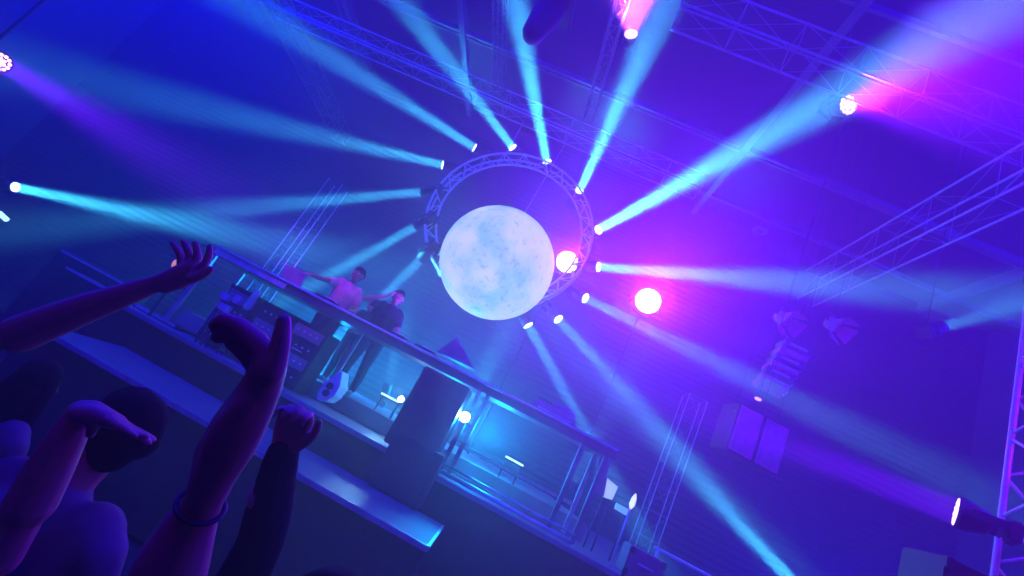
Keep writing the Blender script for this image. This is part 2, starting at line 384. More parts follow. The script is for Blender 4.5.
for g_, L in ((g1, .70), (g2, .78)):
    b_ = back(g_, L); world_tube(g_, 'floor_stand', b_, (b_.x, b_.y, 1.72 if b_.x < 2.7 and b_.y < 12 else .0), .025)
b_ = back(wh, .34); world_tube(wh, 'hanging_pole', b_, (b_.x, b_.y, ZC), .02)
b_ = back(g3, .42); world_tube(g3, 'clamp_pole', b_, (b_.x, b_.y, ZC), .015)
b_ = back(g4, .36); world_tube(g4, 'hanging_pole', b_, (b_.x, b_.y, ZC), .02)
# ------------------------------------------------------------------ stage
SZ = 1.45
struct(MB().box((-1.0, 9.05, SZ / 2), (9.0, 5.9, SZ - .04)).build('stage_base', FASCIA)); bpy.data.objects['stage_base'].name = 'floor_stage_base'
struct(MB().box((-1.0, 9.03, SZ - .02), (9.0, 6.0, .06), bev=.01).build('floor_stage_deck', STAGEM))
struct(MB().box((-1.9, 9.6, SZ + .14), (7.0, 4.6, .24), bev=.01).build('floor_stage_riser', STAGEM))
xr = P(440, 521, 5.0).x
e = empty('front_platform', (xr, 4.5, 0), label='low long platform in front of the stage with bright front edge', cat='platform')
pl_ = xr - P(78, 332, 5.0).x
MB().box((-pl_ / 2, .6, .53), (pl_, 1.12, .98)).build('skirt', FASCIA, e)
MB().box((-pl_ / 2, .6, 1.05), (pl_ + .04, 1.2, .06), bev=.008).build('deck', STEPM, e)
MB().box((-pl_ / 2, -.01, 1.055), (pl_ + .06, .03, .05), bev=.004).build('edge_trim', ALU, e)
MB().box((.025, .6, 1.055), (.03, 1.2, .05), bev=.004).build('edge_trim', ALU, e)

# booth table
TZ = 2.68; TY = 6.3; TXL = -4.82; TXR = 1.38
e = empty('booth_table', (0, TY, SZ), label='long raised booth table on metal posts holding the decks', cat='table')
H = TZ - SZ
TABM = mat('table_top', (.08, .08, .09), .45)
MB().box(((TXL + TXR) / 2, .4, H - .03), (TXR - TXL, .8, .10), bev=.01).build('tabletop', TABM, e)
MB().box(((TXL + TXR) / 2, -.02, H - .03), (TXR - TXL + .02, .04, .14), bev=.008).build('front_trim', mat('front_trim', (.12, .12, .14), .45), e)
MB().box((TXL + .62, -.045, H - .045), (1.2, .02, .09), bev=.006).build('lit_end_strip', PALE, e)  # added pale strip, stands in for light on the far table front
MB().tube((TXL, -.06, H + .02), (TXR, -.06, H + .02), .02).build('front_rail', ALU, e)
pl = P(455, 440, TY).x
for x in (TXR - .1, TXR - .42, pl, pl + .12):
    MB().box((x, .0, H / 2), (.06, .06, H - .08), bev=.006).build('post', mat('post_%d' % round(x * 100), (.3, .3, .34), .35, .5), e)
for x in (TXR - .1, TXL + .05, -2.6): MB().box((x, .75, H / 2), (.06, .06, H - .08), bev=.006).build('post', ALU, e)
MB().box((TXL + .05, .0, H / 2), (.06, .06, H - .08), bev=.006).build('post', ALU, e)
mb = MB(); mb.tube((pl, -.02, .05), (TXR - .1, -.02, .05), .03); mb.tube((pl, -.02, .14), (TXR - .1, -.02, .14), .015)
mb.build('bottom_rail', ALU, e)
MB().box(((pl + TXR) / 2 - .1, .76, .42), (TXR - pl, .03, .05)).build('rear_rail', ALU, e)

# cases and speakers in the booth
def cabinet(name, ce, size, m, label, cat, rot=0., handle=True, group=None, corners=True):
    e = empty(name, (ce[0], ce[1], ce[2] - size[2] / 2), Quaternion((0, 0, 1), rot), label=label, cat=cat, group=group)
    sx, sy, sz = size
    MB().box((0, 0, sz / 2), size, bev=.015).build('body', m, e)
    if handle: MB().path([(-.07, -sy / 2 - .005, sz * .55), (-.07, -sy / 2 - .035, sz * .55), (.07, -sy / 2 - .035, sz * .55), (.07, -sy / 2 - .005, sz * .55)], .009, n=6).build('handle', ALU, e)
    if corners:
        for x in (-1, 1):
            for z in (0, 1): MB().box((x * (sx / 2 - .02), -sy / 2 + .015, .03 + z * (sz - .06)), (.05, .05, .06), bev=.006).build('corner', DARK, e)
    return e
def subwoofer(ce, size, label, **k):
    e = cabinet('bass_speaker', ce, size, CASE, label, 'speaker', corners=False, handle=False, **k)
    sx, sy, sz = size
    MB().box((0, -sy / 2 - .008, sz / 2), (sx * .92, .012, sz * .92), bev=.004).build('grille', SPK if k.get('rot') else BLACK, e)
    return e
a1 = P(437, 402, 6.15)
subwoofer((P(436, 405, 5.98).x, 5.98 + .0, 2.02), (.62, .5, .98), 'black speaker cabinet standing under the booth table left of the bright lamp', rot=math.radians(0))
q1 = P(415, 460, 5.85)
subwoofer((q1.x, 5.80, .95), (.62, .4, .62), 'black speaker cabinet on the front platform edge below the bright lamp')
bpy.data.objects['bass_speaker.001'].location.z = 1.08
# racks under the far half of the table
xs = [P(248, 300, 6.6).x, P(280, 318, 6.6).x, P(312, 336, 6.6).x]
RL = ['equipment rack under the booth table at its far end', 'equipment rack under the table between two other racks', 'equipment rack under the table nearest to the standing performer']
for i, x in enumerate(xs):
    e = cabinet('equipment_rack', (x, 6.72, SZ + .03 + .44), (.52, .5, .88), CASE, RL[i], 'rack', group='equipment racks under the table')
    for j in range(4):
        u = MB().box((0, -.262, .14 + j * .2), (.44, .02, .16), bev=.004).build('rack_unit', GREY if (i + j) % 2 else DARK, e)
        for kx in range(4): MB().lathe([(.014, 0), (.014, .02), (.009, .024)], n=10, o=(-.15 + kx * .1, -.272, .14 + j * .2), rot=Matrix.Rotation(PI / 2, 3, 'X')).build('knob', PALE, u)
# pale items on the far racks
for (a_, sx, sz, lb) in [((226, 297), .12, .1, 'small pale box by the far rack, in line with the raised hand'), ((238, 300), .10, .12, 'small pale box next to another pale box at the far rack'),
                         ((225, 308), .16, .1, 'dim rounded blue box below two pale boxes at the far rack'), ((252, 300), .05, .3, 'thin upright pale strip light between the far racks')]:
    p = P(*a_, 6.15); cabinet('junction_box', (p.x, 6.15, p.z), (sx, .12, sz), PALE, lb, 'box', handle=False, corners=False)
    jb = [o_ for o_ in bpy.data.objects if o_.name.startswith('junction_box')][-1]
    MB().tube((0, .04, 0), (0, .04, SZ - jb.location.z), .015).build('stand', DARK, jb)

# wedge side panel with two round holes
p = [(342, 371), (340, 386), (334, 396), (326, 401), (317, 400), (318, 392), (325, 382)]
pts = [P(x, y, 6.05) for x, y in p]; e = empty('monitor_wedge', pts[4], label='pale tapered monitor speaker with two dark holes below the performer', cat='speaker')
MB().prism([q - pts[4] for q in pts], (0, .3, 0)).build('body', PALE, e)
for (x, y) in ((330, 386), (326, 393)):
    q = P(x, y, 6.05) - pts[4]; MB().tube(q + Vector((0, -.012, 0)), q, .045, n=16).build('port', BLACK, e)

# lit bar on the riser and star lamp
def strip_light(A, B, m, label, name='led_bar', r=.025, foot=None):
    A = Vector(A); B = Vector(B); e = empty(name, A, label=label, cat='light')
    d = (B - A); q = d.to_track_quat('X', 'Z')
    MB().box(d / 2, (d.length, r * 2.4, r * 2), q, bev=.004).build('housing', DARK, e)
    if foot is not None:
        for f_ in (.1, .9): w_ = d * f_; MB().tube(w_, (w_.x, w_.y, foot - A.z), .012).build('foot', DARK, e)
    MB().box(d / 2 + Vector((0, -r * 1.1, r * .6)), (d.length * .97, r * 1.2, r), q, bev=.003).build('diffuser', m, e)
    return e
BAR = mat('lit_cyan_bar', (.5, .7, .8), .3, emit=(.5, .95, 1), es=2.2)
strip_light(P(381, 394, 7.6), P(400, 404, 7.6), BAR, 'bright cyan light bar on the deck behind the black speaker', foot=SZ + .26)
strip_light(P(505, 457, 7.4), P(523, 467, 7.4), BAR, 'short cyan light bar on the deck seen through the table end', foot=SZ + .26)
VB = mat('lit_violet_bar', (.5, .3, .6), .3, emit=(.75, .5, 1), es=.8)
lp = P(465, 417, 6.05)
e = place_wash(lp, P(463, 440, 2.0), 8, 160, 'starry white lamp clamped on the booth post facing the crowd', col=(.04, .45, 1), size=.07, es=WHITE_LENS)
lp2 = P(401, 399, 7.3)
place_wash(lp2, P(380, 420, 5.5), 6, 160, 'small white lamp on the deck at the end of the cyan light bar', col=(.3, .8, 1), size=.05, es=WHITE_LENS)
l7 = bpy.data.objects['wash_lamp.007']; b_ = back(l7, .13); world_tube(l7, 'foot', b_, (b_.x, b_.y, SZ + .26), .012)
light('stage_cyan_fill', 'POINT', (-.2, 7.3, 2.2), 120, (.0, .42, 1), shadow_soft_size=.15)  # three added free points that colour the haze round the booth cyan
light('stage_cyan_fill', 'POINT', (-1.6, 10.9, 2.3), 420, (.0, .38, 1), shadow_soft_size=.2)
light('stage_cyan_fill', 'POINT', (-4.6, 10.9, 2.4), 420, (.0, .36, 1), shadow_soft_size=.2)

# things on the table
p = P(300, 276, 6.6)
e = empty('laptop', (p.x, 6.6, TZ + .02), label='open pale laptop on the booth table in front of the pink shirt performer', cat='laptop')
MB().box((0, 0, .012), (.36, .25, .02), bev=.005).build('keyboard_base', ALU, e)
MB().box((0, -.16, .13), (.36, .012, .25), Matrix.Rotation(math.radians(20), 3, 'X'), bev=.005).build('screen_lid', PALE, e)
tri = [P(x, y, 6.5) for x, y in ((437, 351), (457, 337), (474, 369))]
e = empty('screen_stand', (tri[0].x, 6.5, TZ + .02), label='dark violet triangular tilted screen standing on the table below the moon', cat='screen')
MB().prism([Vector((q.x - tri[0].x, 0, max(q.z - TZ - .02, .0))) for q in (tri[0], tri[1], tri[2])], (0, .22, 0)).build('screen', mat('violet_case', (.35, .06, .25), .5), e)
MB().box(((tri[2].x - tri[0].x) / 2, .11, .01), (tri[2].x - tri[0].x + .06, .3, .02), bev=.004).build('base', DARK, e)
for px_, lb in ((330, 'flat deck player on the table beside the pale laptop'), (400, 'flat deck player on the table in front of the black shirt performer'), (428, 'flat deck player on the table beside the dark triangular screen')):
    p = P(px_, 300 + (px_ - 330) * .5, 6.6)
    e = empty('deck_player', (p.x, 6.6, TZ + .02), label=lb, cat='deck player', group='deck players on the booth table')
    MB().box((0, 0, .04), (.3, .38, .08), bev=.01).build('body', DARK, e)
    MB().lathe([(.11, .08), (.11, .1), (.1, .105)], o=(0, .02, 0)).build('jog_wheel', ALU, e)
    MB().box((0, .15, .1), (.2, .05, .04), bev=.005).build('display', GREY, e)
p = P(556, 408, 6.7)
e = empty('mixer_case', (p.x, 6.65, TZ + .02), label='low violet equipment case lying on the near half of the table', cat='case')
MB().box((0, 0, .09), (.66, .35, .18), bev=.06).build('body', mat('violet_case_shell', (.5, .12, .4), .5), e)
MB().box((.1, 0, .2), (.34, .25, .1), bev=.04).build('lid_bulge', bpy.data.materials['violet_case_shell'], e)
MB().box((0, -.18, .07), (.5, .01, .03)).build('latch_strip', ALU, e)
for kx in range(5): MB().lathe([(.018, .13), (.018, .16), (.012, .165)], n=10, o=(-.25 + kx * .05, -.06, .05)).build('knob', DARK, e)

# amber lamp by the far rack
p = P(180, 266, 6.3)
e = empty('amber_lamp', p, label='small amber lamp with teal collar glowing behind the raised fingers', cat='light')
MB().sphere((0, 0, 0), .10, 3).build('bulb', AMBER, e)
MB().tube((.06, 0, -.07), (.12, 0, -.12), .06, n=16).build('collar', mat('teal_collar', (.1, .5, .5), .4, emit=(.1, .6, .7), es=.3), e)
MB().tube((.1, 0, -.1), (.1, 0, SZ - p.z), .02).build('stand', DARK, e)

# road cases on the left wing of the stage
for (A, B, Y, lb) in [((58, 252), (135, 284), 7.9, 'long low road case with a bright top edge at the far left of the stage'),
                      ((66, 266), (112, 291), 7.2, 'long low road case in front of another on the far left wing'),
                      ((135, 303), (176, 325), 6.4, 'long low road case nearest the crowd beside the raised arm')]:
    a_ = P(*A, Y); b_ = P(*B, Y); zt = (a_.z + b_.z) / 2; L = abs(b_.x - a_.x); hh = zt
    e = empty('road_case', ((a_.x + b_.x) / 2, Y + .25, zt - hh), label=lb, cat='case', group='road cases on the left wing')
    MB().box((0, 0, hh / 2), (L, .45, hh - .04), bev=.01).build('body', BLACK, e)
    MB().box((0, -.22, hh - .02), (L + .01, .04, .04), bev=.004).build('edge_trim', PALE, e)
    for sx in (-1, 1): MB().box((sx * L / 2, -.22, hh / 2), (.04, .04, hh), bev=.004).build('edge_post', DARK, e)

# right end of stage: small lit panels, pen light, box
for (pp, lb, m) in [(((601, 452), (612, 452), (604, 497), (592, 490)), 'tall pale blue panel between the two end posts of the booth table', GREY),
                 (((607, 478), (618, 487), (612, 500), (603, 497)), 'bright angled white panel just past the table end', mat('lit_panel', (.8, .9, .95), .4, emit=(.6, .9, 1), es=.7)),
                 (((617, 503), (630, 510), (627, 516), (615, 509)), 'small cyan lit panel beside the upright white pen light', mat('lit_panel_small', (.4, .8, .9), .4, emit=(.2, .7, .9), es=.6))]:
    ps = [P(x, y, 6.9) for x, y in pp]; e = empty('side_panel', ps[0], label=lb, cat='panel')
    MB().prism([q - ps[0] for q in ps], (0, .05, 0)).build('sheet', m, e)
    MB().tube(ps[2] - ps[0] + Vector((0, .06, 0)), Vector((ps[2].x, 6.96, SZ)) - ps[0], .012, n=6).build('support', DARK, e)
p0 = P(627, 519, 6.4); p1 = P(633, 500, 6.4)
e = empty('pen_light', p0, label='upright thin white tube lamp at the right end of the stage', cat='light')
MB().tube((0, 0, SZ - p0.z), (p1 - p0) * .6, .014).build('stem', ALU, e)
MB().lathe([(.01, 0), (.035, .06), (.03, .14), (.008, .2)], n=16, o=(p1 - p0) * .5).build('tube', mat('lit_tube', (.7, .7, .7), .3, emit=(.7, .8, 1), es=1.5), e)
p = P(640, 565, 5.2)
cabinet('equipment_box', (p.x, 5.2, p.z), (.36, .3, .26), SPK, 'violet grey box on a stand below the right end of the stage', 'box')
eb = bpy.data.objects['equipment_box']
MB().tube((-.12, 0, 0), (-.12, 0, -(p.z - .13)), .02).build('stand_leg', DARK, eb); MB().tube((.12, 0, 0), (.12, 0, -(p.z - .13)), .02).build('stand_leg', DARK, eb)
a_ = P(662, 551, 6.2); b_ = P(712, 578, 6.2)
e = empty('guard_rail', a_, label='thin violet lit guard rail continuing from the stage to the right', cat='rail')
MB().tube((-.1, 0, 0), (4.5, 0, 0), .02).build('top_bar', ALU, e)
for x in (-.05, 1.4, 2.9, 4.4): MB().tube((x, 0, 0), (x, 0, -a_.z), .018).build('post', ALU, e)

# hung speakers on the right
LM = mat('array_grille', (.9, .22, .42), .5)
e = empty('line_array_speaker', P(795, 348, 8.0), label='hanging curved column of six small speaker cabinets above the speaker pair', cat='speaker')
o0 = P(795, 348, 8.0)
for i in range(6):
    pc = P(795 - i * 4.2 - .25 * i * i * .3, 349 + i * 7.0, 8.0) - o0
    R = Matrix.Rotation(math.radians(-3 - i * 5), 3, 'X')
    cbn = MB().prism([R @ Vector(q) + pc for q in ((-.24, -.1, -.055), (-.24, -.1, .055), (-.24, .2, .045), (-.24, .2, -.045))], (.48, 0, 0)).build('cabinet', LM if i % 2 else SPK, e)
    MB().box(R @ Vector((0, -.11, 0)) + pc, (.3, .012, .05), R).build('horn', PALE, cbn)
    MB().box(R @ Vector((.26, .05, 0)) + pc, (.03, .12, .08), R).build('rigging_plate', ALU, cbn)
MB().tube((0, .1, .05), (0, .1, ZC - o0.z), .005, n=6).build('hanging_cable', DARK, e)
for (x, y, sz, lb) in [(782, 318, .3, 'faint hanging flood lamp above the speaker column'), (832, 324, .32, 'hanging flood lamp with angled violet lit door right of the speaker column')]:
    p = P(x, y, 8.0); e = empty('flood_lamp', p, Quaternion((0, 0, 1), .5), label=lb, cat='stage lamp')
    MB().lathe([(.05, .1), (.11, .08), (.12, 0), (.12, -.1), (.1, -.1)], rot=Matrix.Rotation(-1.0, 3, 'X')).build('head', LM, e)
    for k4 in range(4):
        R = Matrix.Rotation(-1.0, 3, 'X') @ Matrix.Rotation(k4 * PI / 2, 3, 'Z')
        MB().prism([R @ Vector(q) for q in ((-.1, .12, -.1), (.1, .12, -.1), (.16, .22, -.3), (-.16, .22, -.3))], R @ Vector((0, .008, 0))).build('barn_door', LM, e)
    yk = MB(); yk.path([(-.15, 0, 0), (-.15, 0, .22), (.15, 0, .22), (.15, 0, 0)], .012, n=6); yk.tube((0, 0, .22), (0, 0, ZC - p.z), .006, n=6); yk.build('yoke', DARK, e)
for i, (cx_, cy_, lb) in enumerate([(746, 432, 'large hung speaker cabinet, left one of the violet lit pair'), (772, 444, 'large hung speaker cabinet, right one of the violet lit pair')]):
    p = P(746, 432, 7.6); p = p + Matrix.Rotation(math.radians(8), 3, 'Z') @ Vector((.46 * i, 0, 0))
    e = empty('hung_speaker', p, Quaternion((0, 0, 1), math.radians(8)), label=lb, cat='speaker', group='pair of hung speaker cabinets')
    MB().box((0, .25, 0), (.44, .5, .78), bev=.015).build('cabinet', BLACK, e)
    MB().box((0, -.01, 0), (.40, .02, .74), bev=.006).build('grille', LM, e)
    for sx in (-1, 1): MB().tube((sx * .15, .25, .38), (sx * .15, .25, ZC - p.z), .004, n=6).build('hanging_cable', DARK, e)
strip_light(P(733, 412, 7.7), P(748, 413, 7.7), mat('lit_pink_bar', (.7, .5, .6), .3, emit=(1, .6, .95), es=1.3), 'small pink white light bar on top of the left hung speaker', r=.02, foot=P(746, 432, 7.6).z + .36)
p = P(758, 399, 7.4); e = empty('marker_light', p, label='tiny pink white light hanging above the hung speaker pair', cat='light')
MB().sphere((0, 0, 0), .035, 2, (1.6, 1, .8)).build('bulb', bpy.data.materials['lit_pink_bar'], e); MB().tube((0, 0, .03), (0, 0, ZC - p.z), .006, n=6).build('hanging_cable', DARK, e)

# dark hanging lamp body, top middle
a_ = P(533, 33, 3.6); b_ = P(572, -20, 3.6)
e = empty('hanging_lamp', a_, label='dark rounded lamp body hanging unlit at the top middle', cat='stage lamp')
q = (b_ - a_).to_track_quat('Z', 'Y').to_matrix()
MB().lathe([(.02, -.1), (.07, -.085), (.105, -.04), (.115, .02), (.13, .15), (.15, .3), (.15, .5), (.1, .56)], rot=q).build('head', mat('lamp_shell', (.02, .02, .022), .7), e)
p = q @ Vector((0, 0, .5)); MB().box(p, (.5, .4, .1), q, bev=.02).build('yoke', DARK, e); MB().tube(p, (p.x, p.y, ZC - a_.z), .02).build('hanging_pole', DARK, e)
# round ceiling vent
p = PZ(760, 231, ZC - .35)
e = empty('ceiling_speaker', p, label='small round ring fixture under the roof right of the widest beam', cat='speaker')
MB().path([(.16 * math.cos(2 * PI * i / 24), .16 * math.sin(2 * PI * i / 24), 0) for i in range(24)], .05, closed=True).build('rim', GREY, e)
MB().lathe([(.14, .0), (.14, .1), (.05, .34)]).build('cone', DARK, e)
# near flight case, lower right
p = P(990, 575, 3.9)
fa = P(948, 556, 3.05); fw = .62
e = cabinet('flight_case', (fa.x + fw / 2, 3.22, fa.z / 2), (fw, .34, fa.z), CASE, 'tall dark flight case below the violet lamp at the near tower', 'case')
p = P(928, 566, 4.2)
cabinet('flight_case', (p.x, 4.4, 1.2), (.32, .45, 2.4), CASE, 'dim violet flight case left of the tall dark one', 'case')
p = P(3, 216, 9.0)
e = empty('signal_lamp', p, label='tiny cyan lamp at the left edge below the lone beam lamp', cat='light')
MB().tube((-.12, 0, .02), (.12, 0, -.03), .05, n=12).build('bulb', BAR, e); MB().tube((0, 0, -.03), (0, 0, -p.z), .015, n=6).build('pole', DARK, e)
e = empty('lamp_stand', (P(15, 187, 9).x - .1, 9.05, 0), label='tall stand under the lone beam lamp at the far left', cat='stand')
MB().tube((0, 0, .05), (0, 0, P(15, 187, 9).z - .25), .03).build('pole', DARK, e); MB().box((0, 0, .03), (.6, .6, .06), bev=.01).build('base', DARK, e)
#PEOPLE
def organic(name, chains, m, parent, voxel=.01, sm=6, fac=.5):
    """one continuous surface grown round chains of (point, radius)"""
    mb = MB()
    for ch in chains:
        for i, (p, r) in enumerate(ch):
            if isinstance(r, tuple): mb.sphere(p, 1, 3, r); continue
            mb.sphere(p, r, 2)
            if i + 1 < len(ch) and not isinstance(ch[i + 1][1], tuple): mb.tube(p, ch[i + 1][0], r, ch[i + 1][1], n=14)
    ob = mb.build(name, m)
    md = ob.modifiers.new('r', 'REMESH'); md.mode = 'VOXEL'; md.voxel_size = voxel; md.use_smooth_shade = True
    ms = ob.modifiers.new('s', 'SMOOTH'); ms.factor = fac; ms.iterations = sm
    dg = bpy.context.evaluated_depsgraph_get(); me = bpy.data.meshes.new_from_object(ob.evaluated_get(dg))
    ob.modifiers.clear(); old = ob.data; ob.data = me; bpy.data.meshes.remove(old)
    if not me.materials: me.materials.append(m)
    if parent is not None:
        me.transform(Matrix.Translation(-parent.location)); ob.parent = parent
    return ob

def hand(wrist, fwd, nrm, s=1., curl=.35, spread=.12, side=1):
    """palm, five fingers and thumb as chains; fwd along the fingers, nrm out of the palm"""
    f = Vector(fwd).normalized(); n = Vector(nrm); n = (n - n.dot(f) * f).normalized(); a = f.cross(n) * side
    W_ = Vector(wrist); ch = []
    pts = {}
    for i, (off, L, r) in enumerate(((.032, .072, .0085), (.011, .080, .009), (-.011, .075, .0085), (-.031, .060, .0075))):
        base = W_ + (f * (.088 - .004 * abs(i - 1)) + a * off) * s
        ch.append([(W_ + (f * .012 + a * off * .45) * s, .017 * s), (W_ + (f * .05 + a * off * .85) * s, .0135 * s), (base, .011 * s)])
        d = (f + a * off * spread / .03).normalized(); p = base; seq = [(base, .0105 * s)]; ang = 0
        for j, fr in enumerate((.45, .32, .23)):
            ang += curl * (1 + .35 * j); dd = (d * math.cos(ang) + n * math.sin(ang))
            p = p + dd * L * fr * s; seq.append((p, (r - .001 * j) * s))
        ch.append(seq)
    tb = W_ + (f * .025 + a * .024 + n * .008) * s
    ch.append([(tb, .016 * s), (tb + (f * .035 + a * .028 + n * .012) * s, .0115 * s), (tb + (f * .062 + a * .038 + n * .02) * s, .0095 * s), (tb + (f * .085 + a * .038 + n * .03) * s, .008 * s)])
    return ch

def person(loc, h, face, label, shirt, arms, hair='short', voxel=.009, group=None, lean=0., legs=((.10, .0), (-.10, .03)), sleeve='short', pants=None, headturn=0., sub_eye=True, custom=None, hip=(0, 0)):
    """arms: two entries (elbow, wrist, fingers direction, palm normal, curl) in the person's own frame (x right, y ahead, z up, unit = metres at 1.75 m)"""
    k = h / 1.75; R = Matrix.Rotation(face, 3, 'Z'); L0 = Vector(loc)
    def T(x, y, z): 
        z2 = z; y2 = y + (max(0, z - .95)) * lean
        return L0 + R @ Vector((x, y2, z2)) * k
    e = empty('person', L0, label=label, cat='person', group=group)
    def body(infl=0.):
        return [[(T(-.07, 0, .96), (.115 + infl) * k), (T(-.06, 0, 1.10), (.10 + infl) * k), (T(-.085, 0, 1.30), (.105 + infl) * k), (T(-.13, -.01, 1.43), (.065 + infl) * k)],
                [(T(.07, 0, .96), (.115 + infl) * k), (T(.06, 0, 1.10), (.10 + infl) * k), (T(.085, 0, 1.30), (.105 + infl) * k), (T(.13, -.01, 1.43), (.065 + infl) * k)],
                [(T(0, 0, .96), (.12 + infl) * k), (T(0, .01, 1.10), (.105 + infl) * k), (T(0, .015, 1.3), (.12 + infl) * k), (T(0, -.01, 1.44), (.07 + infl) * k)]]
    ht = Matrix.Rotation(headturn, 3, 'Z')
    def Hd(x, y, z): 
        q_ = ht @ Vector((x, y, 0)); return T(q_.x, .03 + q_.y, 1.635 + z)
    ch = body() + [[(T(0, -.01, 1.42), .06 * k), (T(0, .005, 1.52), .052 * k), (T(0, .02, 1.58), .055 * k)]]
    ch += [[(Hd(0, -.02, .03), .088 * k), (Hd(0, .015, .02), .085 * k), (Hd(0, .045, -.05), .058 * k)], [(Hd(0, .06, -.09), .03 * k), (Hd(0, .02, -.08), .045 * k)],
           [(Hd(0, .095, .025), .011 * k), (Hd(0, .118, -.02), .015 * k)], [(Hd(-.03, .09, .045), .015 * k), (Hd(.03, .09, .045), .015 * k)],
           [(Hd(-.022, .093, -.062), .011 * k), (Hd(.022, .093, -.062), .011 * k)],
           [(Hd(-.085, 0, .02), .018 * k), (Hd(-.087, 0, -.02), .013 * k)], [(Hd(.085, 0, .02), .018 * k), (Hd(.087, 0, -.02), .013 * k)]]
    lg = []
    for i, sx in enumerate((1, -1)):
        fx, fy = legs[i]
        hipp = T(sx * .09, 0, .92); kn = T((sx * .09 + fx) / 2, fy * .5 + .02, .50); an = T(fx, fy, .09)
        lg.append([(hipp, .095 * k), (T((sx * .09 * .6 + fx * .4), fy * .3, .68), .08 * k), (kn, .06 * k), (T(fx, fy * .9 - .02, .32), .055 * k), (an, .04 * k)])
        ch.append(lg[-1]); ch.append([(an - Vector((0, 0, .04 * k)), .035 * k), (T(fx, fy + .15, .03), .03 * k)])
    sl = []
    for i, sx in enumerate((1, -1)):
        A_ = arms[i]
        sh = T(sx * .175, -.01, 1.40)
        world = len(A_) > 5 and A_[5]
        el = Vector(A_[0]) if world else T(*A_[0]); wr = Vector(A_[1]) if world else T(*A_[1])
        ra = [(T(sx * .13, -.01, 1.41), .062 * k), (sh, .056 * k), (sh.lerp(el, .5), .046 * k), (el, .038 * k), (el.lerp(wr, .3), .038 * k), (el.lerp(wr, .7), .029 * k), (wr, .024 * k)]
        ch.append(ra)
        if A_[2] == 'custom': ch += custom
        else:
            fd = Vector(A_[2]) if world else R @ Vector(A_[2]); nn = Vector(A_[3]) if world else R @ Vector(A_[3])
            ch += hand(wr, fd, nn, k, A_[4], side=-sx)
        n_ = 3 if sleeve == 'short' else 7
        sl.append([(p, r + .013 * k) for p, r in ra[:n_]])
    organic('body', ch, SKIN, e, voxel, 4)
    organic('shirt', body(.014) + [[(T(0, -.01, 1.43), .075 * k), (T(0, 0, 1.465), .066 * k)]] + sl, shirt, e, .012, 5)
    organic('trousers', [[(p, r + .015 * k) for p, r in l] for l in lg] + [[(T(-.08, 0, .95), .12 * k), (T(.08, 0, .95), .12 * k)]], pants or TROUSER, e, .014, 4)
    for i in range(2):
        fx, fy = legs[i]; organic('shoe', [[(T(fx, fy - .05, .055), .05 * k), (T(fx, fy + .08, .045), .045 * k), (T(fx, fy + .17, .04), .04 * k)]], SHOE, e, .012, 3)
    hr = [[(Hd(0, -.035, .055), .092 * k), (Hd(0, .015, .065), .082 * k)], [(Hd(-.04, -.04, .02), .06 * k), (Hd(.04, -.04, .02), .06 * k)], [(Hd(0, -.05, -.03), .055 * k), (Hd(0, -.04, .0), .07 * k)]]
    if hair == 'long': hr += [[(Hd(-.05, -.05, 0), .055 * k), (Hd(-.06, -.06, -.14), .05 * k), (Hd(-.05, -.07, -.26), .03 * k)], [(Hd(.05, -.05, 0), .055 * k), (Hd(.06, -.06, -.14), .05 * k), (Hd(.05, -.07, -.26), .03 * k)], [(Hd(0, -.07, 0), .06 * k), (Hd(0, -.09, -.24), .045 * k)]]
    organic('hair', hr, HAIR, e, .01, 4)
    for sx in (-1, 1): smooth(MB().sphere(Hd(sx * .031, .088, .018) - L0, .0115 * k, 2).build('eye', PALE, e))
    return e

DOWN = ((-.30, .05, 1.12), (-.30, .22, .92), (0, .5, -1), (0, -1, 0), .3)
# performers on the riser: they face the crowd (towards -y)
RZ = SZ + .26
def stand(px, py, Y): q = P(px, py, Y); return (q.x, q.y, RZ)
# local frame x right of the person, y ahead
pA = P(350, 274, 7.5); pC = P(398, 298, 7.5)
person((pA.x + .12, 7.5, RZ), (pA.z + .02 - RZ) / 1.64 * 1.75, PI + .5, 'performer in a pink shirt leaning toward the pale laptop on the table', PINK_SHIRT,
       [((.42, .26, 1.28), (.58, .50, 1.22), (.5, .8, -.3), (0, -.3, -1), .2), ((-.26, .10, 1.12), (-.18, .36, 1.08), (.2, 1, 0), (0, 0, -1), .3)], lean=.12, headturn=-.5)
person((pC.x, 7.5, RZ), (pC.z - RZ) / 1.64 * 1.75, PI + .25, 'performer in a black shirt with one hand raised to the ear', BLACK_TEE,
       [((.40, .12, 1.36), (.14, .10, 1.58), (-.35, .1, .6), (-1, .2, 0), .4), ((-.27, .02, 1.12), (-.16, .26, 1.05), (.3, 1, -.2), (0, 0, -1), .3)], legs=((.12, .1), (-.12, -.12)), headturn=.3)
pB = P(374, 306, 8.1)
person((pB.x, 8.1, RZ), (pB.z - RZ) / 1.64 * 1.75, PI - .3, 'person with long dark hair half hidden between the two standing performers', BLACK_TEE,
       [((.26, .05, 1.12), (.2, .28, 1.0), (0, 1, 0), (0, 0, -1), .3), ((-.26, .05, 1.12), (-.2, .28, 1.0), (0, 1, 0), (0, 0, -1), .3)], hair='long', headturn=-.3)

